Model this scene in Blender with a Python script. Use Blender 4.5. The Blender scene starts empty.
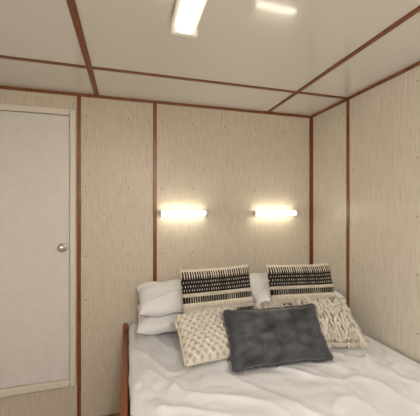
import bpy, math, random
from mathutils import Vector, Matrix, noise
random.seed(4)
D=2.4; RX=1.66; LX=-1.35; FY=-1.2; CH=2.465; CAMZ=1.60; BT=0.69
scene=bpy.context.scene
scene.view_settings.view_transform='Standard'
col=scene.collection

# ---------------- materials ----------------
def newmat(name):
    m=bpy.data.materials.new(name); m.use_nodes=True
    nt=m.node_tree; b=nt.nodes['Principled BSDF']
    return m,nt,b
def simple(name,c,rough=0.5,metal=0,spec=0.5,bump=0,bscale=50,var=0,sheen=0,coat=0):
    m,nt,b=newmat(name)
    b.inputs['Base Color'].default_value=(*c,1); b.inputs['Roughness'].default_value=rough
    b.inputs['Metallic'].default_value=metal
    b.inputs['Specular IOR Level'].default_value=spec
    b.inputs['Sheen Weight'].default_value=sheen; b.inputs['Sheen Roughness'].default_value=.35
    b.inputs['Coat Weight'].default_value=coat; b.inputs['Coat Roughness'].default_value=.06
    tc=nt.nodes.new('ShaderNodeTexCoord')
    n=nt.nodes.new('ShaderNodeTexNoise'); n.inputs['Scale'].default_value=bscale; n.inputs['Detail'].default_value=4
    nt.links.new(tc.outputs['Object'],n.inputs['Vector'])
    if bump:
        bp=nt.nodes.new('ShaderNodeBump'); bp.inputs['Strength'].default_value=bump; bp.inputs['Distance'].default_value=0.01
        nt.links.new(n.outputs['Fac'],bp.inputs['Height']); nt.links.new(bp.outputs['Normal'],b.inputs['Normal'])
    if var:
        r=nt.nodes.new('ShaderNodeValToRGB')
        r.color_ramp.elements[0].position=.3; r.color_ramp.elements[1].position=.7
        r.color_ramp.elements[0].color=(*[x*(1-var) for x in c],1); r.color_ramp.elements[1].color=(*[min(1,x*(1+var)) for x in c],1)
        nt.links.new(n.outputs['Fac'],r.inputs['Fac']); nt.links.new(r.outputs['Color'],b.inputs['Base Color'])
    return m
def grain(name,c1,c2,c3,axis='X',rough=0.38,ws=26):
    m,nt,b=newmat(name)
    tc=nt.nodes.new('ShaderNodeTexCoord')
    mp=nt.nodes.new('ShaderNodeMapping')
    mp.inputs['Scale'].default_value=(1,1,0.09)
    nt.links.new(tc.outputs['Object'],mp.inputs['Vector'])
    w=nt.nodes.new('ShaderNodeTexWave'); w.wave_type='BANDS'; w.bands_direction=axis
    w.inputs['Scale'].default_value=ws; w.inputs['Distortion'].default_value=10; w.inputs['Detail'].default_value=3
    w.inputs['Detail Scale'].default_value=1.6; w.inputs['Detail Roughness'].default_value=.6
    nt.links.new(mp.outputs['Vector'],w.inputs['Vector'])
    mp2=nt.nodes.new('ShaderNodeMapping'); mp2.inputs['Scale'].default_value=(1,1,0.05)
    nt.links.new(tc.outputs['Object'],mp2.inputs['Vector'])
    n=nt.nodes.new('ShaderNodeTexNoise'); n.inputs['Scale'].default_value=190; n.inputs['Detail'].default_value=3
    nt.links.new(mp2.outputs['Vector'],n.inputs['Vector'])
    r=nt.nodes.new('ShaderNodeValToRGB'); e=r.color_ramp.elements
    e[0].position=0.0; e[0].color=(*c2,1); e[1].position=.45; e[1].color=(*c1,1)
    nt.links.new(w.outputs['Fac'],r.inputs['Fac'])
    r2=nt.nodes.new('ShaderNodeValToRGB'); e=r2.color_ramp.elements
    e[0].position=.36; e[0].color=(*c3,1); e[1].position=.58; e[1].color=(1,1,1,1)
    nt.links.new(n.outputs['Fac'],r2.inputs['Fac'])
    mx=nt.nodes.new('ShaderNodeMix'); mx.data_type='RGBA'; mx.blend_type='MULTIPLY'; mx.inputs[0].default_value=1
    nt.links.new(r.outputs['Color'],mx.inputs[6]); nt.links.new(r2.outputs['Color'],mx.inputs[7])
    nt.links.new(mx.outputs[2],b.inputs['Base Color'])
    b.inputs['Roughness'].default_value=rough
    return m
def emis(name,c,s):
    m,nt,b=newmat(name)
    b.inputs['Base Color'].default_value=(*c,1)
    b.inputs['Emission Color'].default_value=(*c,1); b.inputs['Emission Strength'].default_value=s
    return m
def attrmat(name,rough=.9,bscale=300,bump=.3,sheen=0):
    m,nt,b=newmat(name)
    a=nt.nodes.new('ShaderNodeAttribute'); a.attribute_name='Col'
    nt.links.new(a.outputs['Color'],b.inputs['Base Color'])
    b.inputs['Roughness'].default_value=rough; b.inputs['Specular IOR Level'].default_value=.15
    b.inputs['Sheen Weight'].default_value=sheen
    tc=nt.nodes.new('ShaderNodeTexCoord')
    n=nt.nodes.new('ShaderNodeTexNoise'); n.inputs['Scale'].default_value=bscale
    bp=nt.nodes.new('ShaderNodeBump'); bp.inputs['Strength'].default_value=bump; bp.inputs['Distance'].default_value=.004
    nt.links.new(tc.outputs['Object'],n.inputs['Vector'])
    nt.links.new(n.outputs['Fac'],bp.inputs['Height']); nt.links.new(bp.outputs['Normal'],b.inputs['Normal'])
    return m

M_wall=grain('laminate_back',(.67,.61,.515),(.56,.50,.41),(.88,.865,.84),'X')
M_wallr=grain('laminate_side',(.72,.67,.58),(.63,.575,.49),(.90,.89,.87),'Y')
M_wood=grain('varnished_mahogany',(.26,.080,.024),(.17,.05,.015),(.75,.7,.65),'X',.3,13)
M_ceil=simple('gloss_ceiling',(.79,.79,.77),.13,spec=.5,bump=.012,bscale=5,coat=.7)
M_floor=simple('vinyl_floor',(.30,.22,.15),.5,var=.2,bscale=12)
M_door=simple('door_paint',(.735,.715,.71),.45,bump=.08,bscale=15,var=.03)
M_frame=simple('door_frame_paint',(.75,.71,.63),.4)
M_chrome=simple('brushed_steel',(.62,.60,.58),.25,metal=1)
M_screw=simple('screw_brown',(.25,.16,.10),.4,metal=.3)
M_white=simple('white_plastic',(.8,.79,.76),.35)
M_lamp=emis('warm_tube',(1,.92,.74),9)
M_lampc=emis('ceiling_diffuser',(1,.84,.60),1.5)
M_fillc=emis('added_fill_ceiling',(1,.96,.90),215)  # strong emission for the added fill fixture behind the camera
M_fill=emis('added_fill_tube',(1,.96,.90),70)  # emission for the added fill tubes on the front wall
M_sheet=simple('white_cotton',(.79,.79,.81),.85,spec=.2,bump=.35,bscale=9,sheen=.1)
M_pil=simple('pillow_cotton',(.80,.80,.815),.85,spec=.2,bump=.2,bscale=18,sheen=.1)
M_velvet=simple('grey_velvet',(.052,.055,.064),.5,spec=.3,bump=.3,bscale=14,var=.55,sheen=.35)
M_cream=attrmat('cream_wool',bscale=160,bump=.6)
M_weave=attrmat('monochrome_weave',bscale=250,bump=.5)

# ---------------- helpers ----------------
def mesh_obj(name,verts,faces,mat,smooth=False,parent=None):
    me=bpy.data.meshes.new(name); me.from_pydata([tuple(v) for v in verts],[],faces); me.update()
    ob=bpy.data.objects.new(name,me); col.objects.link(ob)
    if mat: me.materials.append(mat)
    if smooth:
        for p in me.polygons: p.use_smooth=True
    if parent: ob.parent=parent
    return ob
def box(name,x0,x1,y0,y1,z0,z1,mat,parent=None,bev=0):
    v=[(x,y,z) for x in(x0,x1) for y in(y0,y1) for z in(z0,z1)]
    f=[(0,1,3,2),(4,6,7,5),(0,4,5,1),(2,3,7,6),(0,2,6,4),(1,5,7,3)]
    ob=mesh_obj(name,v,f,mat,parent=parent)
    if bev:
        md=ob.modifiers.new('b','BEVEL'); md.width=bev; md.segments=3
    return ob
def empty(name,loc=(0,0,0)):
    e=bpy.data.objects.new(name,None); col.objects.link(e); e.location=loc; e.empty_display_size=.1
    return e
def lathe(name,prof,mat,M,parent=None,seg=28):
    v=[];f=[]
    for r,z in prof:
        for i in range(seg):
            a=2*math.pi*i/seg; v.append(M@Vector((r*math.cos(a),r*math.sin(a),z)))
    n=len(prof)
    for j in range(n-1):
        for i in range(seg):
            k=(i+1)%seg; f.append((j*seg+i,j*seg+k,(j+1)*seg+k,(j+1)*seg+i))
    f.append(tuple(range(seg))[::-1]); f.append(tuple((n-1)*seg+i for i in range(seg)))
    return mesh_obj(name,v,f,mat,True,parent)

# ---------------- room shell ----------------
box('wall_back',LX-.05,RX+.05,D,D+.05,0,CH,M_wall)
box('wall_right',RX,RX+.05,FY,D,0,CH,M_wallr)
box('wall_left',LX-.05,LX,FY,D,0,CH,M_wallr)
box('wall_front',LX-.05,RX+.05,FY-.05,FY,0,CH,M_wall)
box('floor',LX-.05,RX+.05,FY-.05,D+.05,-.05,0,M_floor)
box('ceiling',LX-.05,RX+.05,FY-.05,D+.05,CH,CH+.05,M_ceil)
T=.006
n=[0]
def trim(*a):
    n[0]+=1; return box('trim_%d'%n[0],*a,M_wood,bev=.002)
trim(-.372,-.344,D-T,D,0,CH-.02)
trim(.193,.223,D-T,D,0,CH-.02)
trim(RX-.022,RX,D-T,D,0,CH-.02)
trim(RX-T,RX,D-.03,D-T,0,CH-.02)
trim(RX-T,RX,1.905,1.935,0,CH-.02)
trim(RX-T,RX,.70,.73,0,CH-.02)
trim(LX,RX,D-.010,D,CH-.022,CH)
trim(RX-.010,RX,FY,D-.010,CH-.022,CH)
trim(-.248,-.213,FY,D-.01,CH-T,CH)
trim(1.197,1.229,FY,D-.01,CH-T,CH)
trim(LX,-.25,1.915,1.945,CH-T,CH)
trim(-.211,1.195,1.915,1.945,CH-T,CH)
trim(1.231,RX-.01,1.915,1.945,CH-T,CH)
def dots(name,pts,nrm,r=.0045):
    v=[];f=[]
    for p in pts:
        p=Vector(p); nn=Vector(nrm); a=nn.orthogonal().normalized(); b=nn.cross(a)
        base=len(v)
        for i in range(8):
            t=i*math.pi/4; v.append(p+a*r*math.cos(t)+b*r*math.sin(t)+nn*.0005)
        v.append(p+nn*.003)
        for i in range(8): f.append((base+i,base+(i+1)%8,base+8))
    return mesh_obj(name,v,f,M_screw,True)
pts=[]
for x in (-.31,.0,.16,.26,.52,.80,1.09,1.37,1.60):
    for z in (2.30,1.76,1.23,.9):
        if x in (.16,.26,-.31,1.60) or z!=.9: pts.append((x,D,z))
w=dots('wall_back_screws',pts,(0,-1,0),.0055); w.parent=bpy.data.objects['wall_back']
pts=[(RX,y,z) for y in (2.33,1.97,1.87,1.35,.78) for z in (2.36,1.9,1.55,1.2,.85)]
w=dots('wall_right_screws',pts,(-1,0,0),.005); w.parent=bpy.data.objects['wall_right']
pts=[(x,y,CH-T) for x in(-.23,1.213) for y in (2.2,1.7,1.2,.7,.2)]
w=dots('ceiling_screws',pts,(0,0,-1),.005); w.parent=bpy.data.objects['ceiling']

# ---------------- door ----------------
dr=empty('door_1',(0,0,0))
X1=-.378; X0=-1.18; Z0=.275; Z1=2.335; fw=.04
box('frame_right',X1-fw,X1,D-.028,D,Z0,Z1,M_frame,dr,.006)
box('frame_left',X0,X0+fw,D-.028,D,Z0,Z1,M_frame,dr,.006)
box('frame_top',X0+fw,X1-fw,D-.028,D,Z1-.045,Z1,M_frame,dr,.006)
box('sill',X0+fw,X1-fw,D-.035,D,Z0,Z0+.05,M_frame,dr,.006)
box('slab',X0+fw+.004,X1-fw-.004,D-.016,D,Z0+.055,Z1-.05,M_door,dr,.002)
Mk=Matrix.Translation((-.468,D-.016,1.308))@Matrix.Rotation(math.radians(90),4,'X')
lathe('knob',[(.001,0),(.034,0),(.034,.004),(.028,.008),(.012,.010),(.011,.030),(.020,.036),(.0265,.046),(.027,.054),(.023,.062),(.012,.066),(.001,.066)],M_chrome,Mk,dr)
for i,z in enumerate((.55,1.25,2.1)):
    box('hinge_%d'%(i+1),X0+fw-.004,X0+fw+.010,D-.034,D-.016,z,z+.09,M_chrome,dr)

# ---------------- wall lamps, plus added fill tubes behind camera ----------------
def wall_lamp_or_fill(x0,x1,z,mat=None,M=Matrix()):
    e=empty('wall_lamp_or_fill'); mat=mat or M_lamp
    box('backplate',x0+.01,x1-.01,-.022,0,z-.020,z+.020,M_white,e,.004)
    L=x1-x0
    R=Matrix.Translation((x0,-.055,z))@Matrix.Rotation(math.radians(90),4,'Y')
    r=.022
    lathe('tube',[(r*.8,.014),(r,.016),(r,L-.016),(r*.8,L-.014)],mat,R,e)
    lathe('cap_1',[(.004,0),(.020,.001),(.025,.005),(.025,.018),(.020,.020)],M_white,R,e)
    lathe('cap_2',[(.020,L-.020),(.025,L-.018),(.025,L-.005),(.020,L-.001),(.004,L)],M_white,R,e)
    box('bracket_1',x0+.004,x0+.018,-.057,-.018,z-.018,z+.018,M_white,e,.003)
    box('bracket_2',x1-.018,x1-.004,-.057,-.018,z-.018,z+.018,M_white,e,.003)
    e.matrix_world=M
Mb=Matrix.Translation((0,D,0))
wall_lamp_or_fill(.235,.632,CAMZ-.042,None,Mb)
wall_lamp_or_fill(1.045,1.47,CAMZ-.047,None,Mb)
Mf=Matrix.Translation((0,FY,0))@Matrix.Rotation(math.pi,4,'Z')
wall_lamp_or_fill(-.9,-.4,1.95,M_fill,Mf)  # unseen fill tube, added to brighten the ceiling
wall_lamp_or_fill(.3,.8,1.95,M_fill,Mf)  # second added fill tube, also out of view

# ---------------- ceiling lamp, plus added fill behind camera ----------------
def ceil_lamp_or_fill(x,y0,y1,mat):
    e=empty('ceiling_lamp_or_fill')
    box('housing',x-.062,x+.062,y0+.01,y1-.01,CH-.028,CH,M_white,e,.004)
    v=[];f=[];N=14;Ls=[y0+.02,y0+.022,y1-.022,y1-.02]
    for j,y in enumerate(Ls):
        k=.85 if j in(0,3) else 1
        for i in range(N+1):
            a=math.pi*i/N
            cx=math.cos(a); sx=math.sin(a)
            v.append((x+.046*k*math.copysign(abs(cx)**.5,cx),y,CH-.026-.042*k*sx**.5))
    for j in range(3):
        for i in range(N): f.append((j*(N+1)+i,j*(N+1)+i+1,(j+1)*(N+1)+i+1,(j+1)*(N+1)+i))
    f.append(tuple(range(N+1))); f.append(tuple(3*(N+1)+i for i in range(N+1)))
    mesh_obj('diffuser',v,f,mat,True,e)
    box('end_cap_1',x-.062,x+.062,y0,y0+.025,CH-.074,CH,M_white,e,.010)
    box('end_cap_2',x-.062,x+.062,y1-.025,y1,CH-.074,CH,M_white,e,.010)
ceil_lamp_or_fill(.25,.72,1.345,M_lampc)
ceil_lamp_or_fill(.25,-.95,-.33,M_fillc)  # added fill out of view, carries most of the room light

# ---------------- bed ----------------
bed=empty('bed')
BX0=.0; BY0=.38
box('side_panel',-.035,-.005,BY0,D,.0,.60,M_wood,bed,.004)
box('side_rail',-.040,.0,BY0,D-.02,.60,.655,M_wood,bed,.010)
box('head_post',-.040,.0,D-.07,D-.001,.655,.70,M_wood,bed,.012)
box('foot_panel',-.035,RX-.01,BY0-.03,BY0,.0,.62,M_wood,bed,.004)
box('bed_base',0,RX-.012,BY0,D-.01,.05,.42,M_wood,bed)
box('mattress',.01,RX-.014,BY0+.02,D-.012,.42,.645,M_sheet,bed,.04)
def nz(x,y,z=0): return noise.noise(Vector((x,y,z)))
def ridged(x,y,z=0): return 1-abs(nz(x,y,z))*2
def duvet():
    NX,NY=200,230
    v=[];f=[]
    x1=RX-.03
    for j in range(NY+1):
        y=BY0+.005+(D-.02-BY0)*j/NY
        edge=.014*nz(y*3.2,5)+.008*nz(y*11,9)
        for i in range(NX+1):
            s=i/NX
            if s<.14:
                q=s/.14
                if q<.35:
                    xx=.005; zz=.635+.02*q/.35
                else:
                    a=(q-.35)/.65*math.pi/2
                    xx=.005+(.055)*(1-math.cos(a)); zz=.655+.035*math.sin(a)
                xx+=edge*(1-q*.8); k=q*.8
            else:
                q=(s-.14)/.86
                xx=.06+(x1-.06)*q; zz=BT; k=1
            fx=xx+.3*nz(xx*1.3,y*1.3,3); fy=y+.3*nz(xx*1.3,y*1.3,7)
            a=.014*(max(0,ridged(fx*1.9+fy*.9,fy*1.1-fx*.6))**2-.45)
            a+=.016*nz(xx*2.1,y*1.6,11)
            a+=.013*(max(0,ridged(fx*4.2+fy*2.5,fy*2.6-fx,4))**3-.4)
            a+=.009*nz(fx*9-fy*5,fy*7+fx*3,8)+.004*nz(fx*19,fy*16,9)
            if x1-xx<.05: a*=(x1-xx)/.05
            a=max(a,-.025)
            v.append((xx,y,zz+a*k+.004))
    W=NX+1
    for j in range(NY):
        for i in range(NX): f.append((j*W+i,j*W+i+1,(j+1)*W+i+1,(j+1)*W+i))
    ob=mesh_obj('duvet',v,f,M_sheet,True,bed)
    md=ob.modifiers.new('s','SOLIDIFY'); md.thickness=.012; md.offset=-1
duvet()

# ---------------- cushions ----------------
class Cush:
    def __init__(s,w,h,t,seed=0,pinch=.06,wr=.006,p=4,ex=.5,sag=0):
        s.w,s.h,s.t,s.seed,s.pinch,s.wr,s.p,s.ex,s.sag=w,h,t,seed,pinch,wr,p,ex,sag
    def P(s,u,v,side=1,off=0):
        pr=max(0,(1-abs(u)**s.p)*(1-abs(v)**s.p))**s.ex
        x=s.w/2*u*(1-s.pinch*(1-v*v)); y=s.h/2*v*(1-s.pinch*(1-u*u))
        y-=s.sag*(1-u*u)*(1+v)/2
        z=side*(s.t/2*pr)
        wx=nz(u*2.2+s.seed,v*2.2,side)*s.wr*2*pr
        wx+=nz(u*4.5+s.seed,v*3.1,side+5)*s.wr*.7*pr
        ang=math.atan2(v,u); rr=min(1,math.hypot(u,v)); sm=max(0,(rr-.45)/.55)
        wx+=s.wr*nz(math.cos(ang)*4+s.seed,math.sin(ang)*4,side*3)*sm*pr*1.6
        x+=nz(v*3,s.seed,1)*s.wr*.8*abs(u); y+=nz(u*3,s.seed,2)*s.wr*.8*abs(v)
        return Vector((x,y,z+side*(wx+off)))
    def build(s,name,mat,nx=80,ny=70,colf=None,disp=None,M=Matrix(),parent=None):
        v=[];f=[];c=[]
        W=nx+1
        for side in (1,-1):
            for j in range(ny+1):
                vv=math.sin((j/ny*2-1)*math.pi/2)*.35+(j/ny*2-1)*.65
                for i in range(nx+1):
                    uu=math.sin((i/nx*2-1)*math.pi/2)*.35+(i/nx*2-1)*.65
                    o=disp(uu,vv) if disp else 0
                    if abs(uu)>.999 or abs(vv)>.999:o=0
                    v.append(s.P(uu,vv,side,o)); c.append(colf(uu,vv) if colf else (1,1,1))
        B=W*(ny+1)
        for j in range(ny):
            for i in range(nx):
                a=(j*W+i,j*W+i+1,(j+1)*W+i+1,(j+1)*W+i)
                f.append(a); f.append(tuple(B+k for k in a[::-1]))
        me=bpy.data.meshes.new(name); me.from_pydata([tuple(q) for q in v],[],f); me.update()
        ca=me.color_attributes.new('Col','FLOAT_COLOR','POINT')
        for i,q in enumerate(c): ca.data[i].color=(*q,1)
        import bmesh
        bm=bmesh.new(); bm.from_mesh(me); bmesh.ops.remove_doubles(bm,verts=bm.verts,dist=1e-5); bm.to_mesh(me); bm.free()
        for p in me.polygons:p.use_smooth=True
        me.materials.append(mat)
        ob=bpy.data.objects.new(name,me); col.objects.link(ob)
        if parent: ob.parent=parent
        ob.matrix_local=M
        return ob
class Strands:
    def __init__(s): s.v=[];s.f=[];s.c=[]
    def add(s,pts,r0,r1,c):
        n=len(pts); base=len(s.v)
        for k,p in enumerate(pts):
            r=r0+(r1-r0)*k/(n-1)
            d=(Vector(pts[min(k+1,n-1)])-Vector(pts[max(k-1,0)])).normalized()
            a=d.orthogonal().normalized(); b=d.cross(a)
            for i in range(5):
                t=i*2*math.pi/5; s.v.append(Vector(p)+a*r*math.cos(t)+b*r*math.sin(t)); s.c.append(c)
        for k in range(n-1):
            for i in range(5):
                j=(i+1)%5; s.f.append((base+k*5+i,base+k*5+j,base+(k+1)*5+j,base+(k+1)*5+i))
        s.f.append(tuple(base+(n-1)*5+i for i in range(5)))
    def build(s,name,mat,parent):
        ob=mesh_obj(name,s.v,s.f,mat,True,parent)
        ca=ob.data.color_attributes.new('Col','FLOAT_COLOR','POINT')
        for i,q in enumerate(s.c): ca.data[i].color=(*q,1)
        return ob
def place(name,x,yb,zb,h,tilt,yaw=0,roll=0):
    e=empty(name)
    a=math.radians(tilt)
    R=Matrix.Rotation(math.radians(yaw),4,'Z')@Matrix.Rotation(a,4,'X')@Matrix.Rotation(math.radians(roll),4,'Z')
    e.matrix_world=Matrix.Translation((x,yb+h/2*math.cos(a),zb+h/2*math.sin(a)))@R
    return e
CR=(.75,.69,.59); CR2=(.60,.53,.43); BK=(.014,.014,.017)
def jit(c,k=.12):
    q=1+random.uniform(-k,k); return tuple(min(1,x*q) for x in c)

def white_pillow(x,yb,zb,tilt,yaw,roll,seed,w=.70,h=.46,t=.17):
    e=place('white_pillow',x,yb,zb,h,tilt,yaw,roll)
    Cush(w,h,t,seed,.035,.014,4,.5).build('pillow_body',M_pil,90,70,parent=e)
white_pillow(.40,2.00,BT+.085,9,0,0,1.3,.69,.37,.13)
white_pillow(.40,2.00,BT+.205,15,2,0,5.1,.67,.37,.14)
white_pillow(1.25,1.97,BT+.085,9,0,0,8.7,.72,.38,.13)
white_pillow(1.265,1.93,BT+.21,14,-1,0,12.2,.735,.42,.15)

# woven black/cream cushions
def woven(x,yb,zb,tilt,yaw,roll,seed,w=.52,h=.46):
    e=place('woven_cushion',x,yb,zb,h,tilt,yaw,roll)
    C=Cush(w,h,.11,seed,.03,.005,5,.5)
    def colf(u,v):
        if v>.93: return CR
        if v>.76: return CR if (u*15)%1<.42 else BK
        if v>.30:
            row=(.76-v)/.46*4; fr=row%1; r=int(row)
            colm=(u*15+(0 if r%2==0 else .5))%1
            return CR2 if colm<.26 and fr<.5 else BK
        if v>.22: return CR
        if v>.04: return BK if (u*16)%1<.8 else CR2
        if v>-.22: return CR
        if v>-.42: return BK if (u*16)%1<.85 else CR2
        if v>-.75: return CR
        return BK
    C.build('cover',M_weave,220,160,colf,parent=e)
    S=Strands()
    for v0,L in ((.28,.018),(.02,.035),(-.08,.035),(-.44,.045),(-.58,.045)):
        k=120
        for i in range(k):
            u=-.96+1.92*i/(k-1)
            p0=C.P(u,v0,1,.001); p1=C.P(u+random.uniform(-.015,.015),v0-L*.5/(h/2),1,.010); p2=C.P(u+random.uniform(-.02,.02),max(-1,v0-L/(h/2)),1,.009+random.uniform(0,.006))
            S.add([p0,p1,p2],.0028,.0018,jit(CR))
    for i in range(90):
        u=-1+2*i/89
        p=C.P(u,1,1); S.add([p,p+Vector((random.uniform(-.004,.004),.008,random.uniform(-.003,.005)))],.002,.001,jit(CR))
        for sg in (-1,1):
            vv=-1+2*i/89
            p=C.P(sg,vv,1); S.add([p,p+Vector((sg*.008,random.uniform(-.004,.004),random.uniform(-.003,.004)))],.002,.001,jit(CR if i%3 else BK))
    S.build('fringe',M_weave,e)
woven(.60,1.855,BT+.045,72,1,1,3.1,.51,.465)
woven(1.255,1.845,BT+.045,71,-3,-1,6.6,.53,.455)

# macrame cushion
e=place('macrame_cushion',.50,1.59,BT+.055,.31,34,2,2)
def mac(u,v):
    a=(u*4.5+v*3.2)%1; b=(u*4.5-v*3.2)%1
    d=min(min(a,1-a),min(b,1-b))
    k=.016*max(0,1-d/.24)**.7
    return k+.0025*math.sin(u*130)*math.sin(v*105)
def maccol(u,v):
    a=(u*4.5+v*3.2)%1; b=(u*4.5-v*3.2)%1
    d=min(min(a,1-a),min(b,1-b))
    return (.79,.74,.66) if d<.21 else (.53,.475,.39)  # darker gap colour stands in for shade between the knots
C=Cush(.41,.31,.11,2.2,.03,.004,4,.5); C.build('knotted_cover',M_cream,190,150,maccol,mac,parent=e)
S=Strands()
for m in range(-12,13):
    for k in range(-12,13):
        u=(m+k)/9.0; v=(m-k)/6.4
        if abs(u)<.94 and abs(v)<.93:
            p=C.P(u,v,1,.018)
            for q in (-.007,0,.007):
                S.add([p+Vector((-.010,q,-.003)),p+Vector((0,q,.005)),p+Vector((.010,q,-.003))],.0038,.0038,jit((.82,.78,.70),.05))
for i in range(110):
    a=-1+2*i/109
    for (u,v,d) in ((a,1,(0,1,0)),(a,-1,(0,-1,0)),(-1,a,(-1,0,0)),(1,a,(1,0,0))):
        p=C.P(u,v,1); dd=Vector(d)*.012+Vector((random.uniform(-.004,.004),random.uniform(-.004,.004),random.uniform(-.002,.005)))
        S.add([p,p+dd],.0026,.0014,jit(CR))
S.build('knots_and_fringe',M_cream,e)

# tufted cream cushions
def tufted(x,yb,zb,tilt,yaw,roll,seed,w,h):
    e=place('tufted_cream_cushion',x,yb,zb,h,tilt,yaw,roll)
    C=Cush(w,h,.10,seed,.03,.005,4,.5)
    def disp(u,v): return .004*max(0,nz(u*10,v*10,seed))
    C.build('cover',M_cream,110,100,lambda u,v:(.60,.54,.44),disp,parent=e)  # cover painted darker than the tufts, as shade between them
    S=Strands()
    NXl,NYl=19,16
    for jy in range(NYl):
        for ix in range(NXl):
            u=-.95+1.9*(ix+(.5 if jy%2 else 0))/(NXl-.5)+random.uniform(-.02,.02)
            v0=.97-1.86*jy/(NYl-1)+random.uniform(-.03,.03)
            du=random.uniform(-.10,.10); L=random.uniform(.034,.052); tone=random.uniform(.86,1.06)
            for k in range(11):
                uu=u+random.uniform(-.036,.036)
                p0=C.P(uu,v0+random.uniform(-.03,.03),1,.001)
                p1=C.P(uu+du*.4,max(-1,v0-L*.35/(h/2)),1,.018+random.uniform(-.003,.005))
                p2=C.P(u+du+random.uniform(-.02,.02),max(-1.0,v0-L/(h/2)),1,.014)
                if v0-L/(h/2)<-1: p2=p2+Vector((0,-.012,0))
                c=tuple(min(.9,q*tone) for q in (.79,.735,.64))
                S.add([p0,p1,p2],.0032,.0020,jit(c,.05))
    for i in range(160):
        a=-1+2*i/159
        for (u,v,d) in ((a,1,(0,1,0)),(a,-1,(0,-1,0)),(-1,a,(-1,0,0)),(1,a,(1,0,0))):
            p=C.P(u,v,1); L=random.uniform(.018,.038)
            dd=Vector(d)*L+Vector((random.uniform(-.010,.010),random.uniform(-.010,.010),random.uniform(-.002,.008)))
            S.add([p,p+dd*.5+Vector((0,0,.003)),p+dd],.003,.0014,jit(CR))
    for su in(-1,1):
        for sv in(-1,1):
            p=C.P(su,sv,1)
            for k in range(26):
                d=Vector((su*.7+random.uniform(-.4,.4),sv*.3-.3+random.uniform(-.3,.3),random.uniform(-.1,.25))).normalized()*.038
                S.add([p,p+d*.5,p+d+Vector((0,-.004,0))],.0028,.0016,jit(CR))
    S.build('tufts',M_cream,e)
tufted(1.09,1.73,BT+.06,33,4,0,4.4,.34,.28)
tufted(1.295,1.57,BT+.055,36,-4,-5,9.4,.36,.325)

# grey velvet lumbar cushion
e=place('velvet_lumbar_cushion',.85,1.47,BT+.035,.315,52,-1,-1.5)
C=Cush(.60,.315,.14,7.7,.04,.011,4,.5,.006); C.build('velvet_cover',M_velvet,130,90,parent=e)
S=Strands()
for i in range(160):
    a=-1+2*i/159
    for (u,v,d) in ((a,1,(0,1,0)),(a,-1,(0,-1,0)),(-1,a,(-1,0,0)),(1,a,(1,0,0))):
        p=C.P(u,v,1); dd=Vector(d)*.012+Vector((random.uniform(-.003,.003),random.uniform(-.003,.003),random.uniform(-.002,.003)))
        S.add([p,p+dd],.0028,.002,(0,0,0))
S.build('edge_trim',M_velvet,e)

# ---------------- world + camera ----------------
w=bpy.data.worlds.new('world'); scene.world=w; w.use_nodes=True
w.node_tree.nodes['Background'].inputs[0].default_value=(.5,.5,.5,1); w.node_tree.nodes['Background'].inputs[1].default_value=.3
cd=bpy.data.cameras.new('camera'); cam=bpy.data.objects.new('camera',cd); col.objects.link(cam)
cam.location=(0,0,CAMZ); cam.rotation_euler=(math.radians(90),0,math.radians(-15.6))
cd.lens=36*293/420; cd.sensor_width=36; cd.sensor_fit='HORIZONTAL'; cd.clip_start=.02
scene.camera=cam
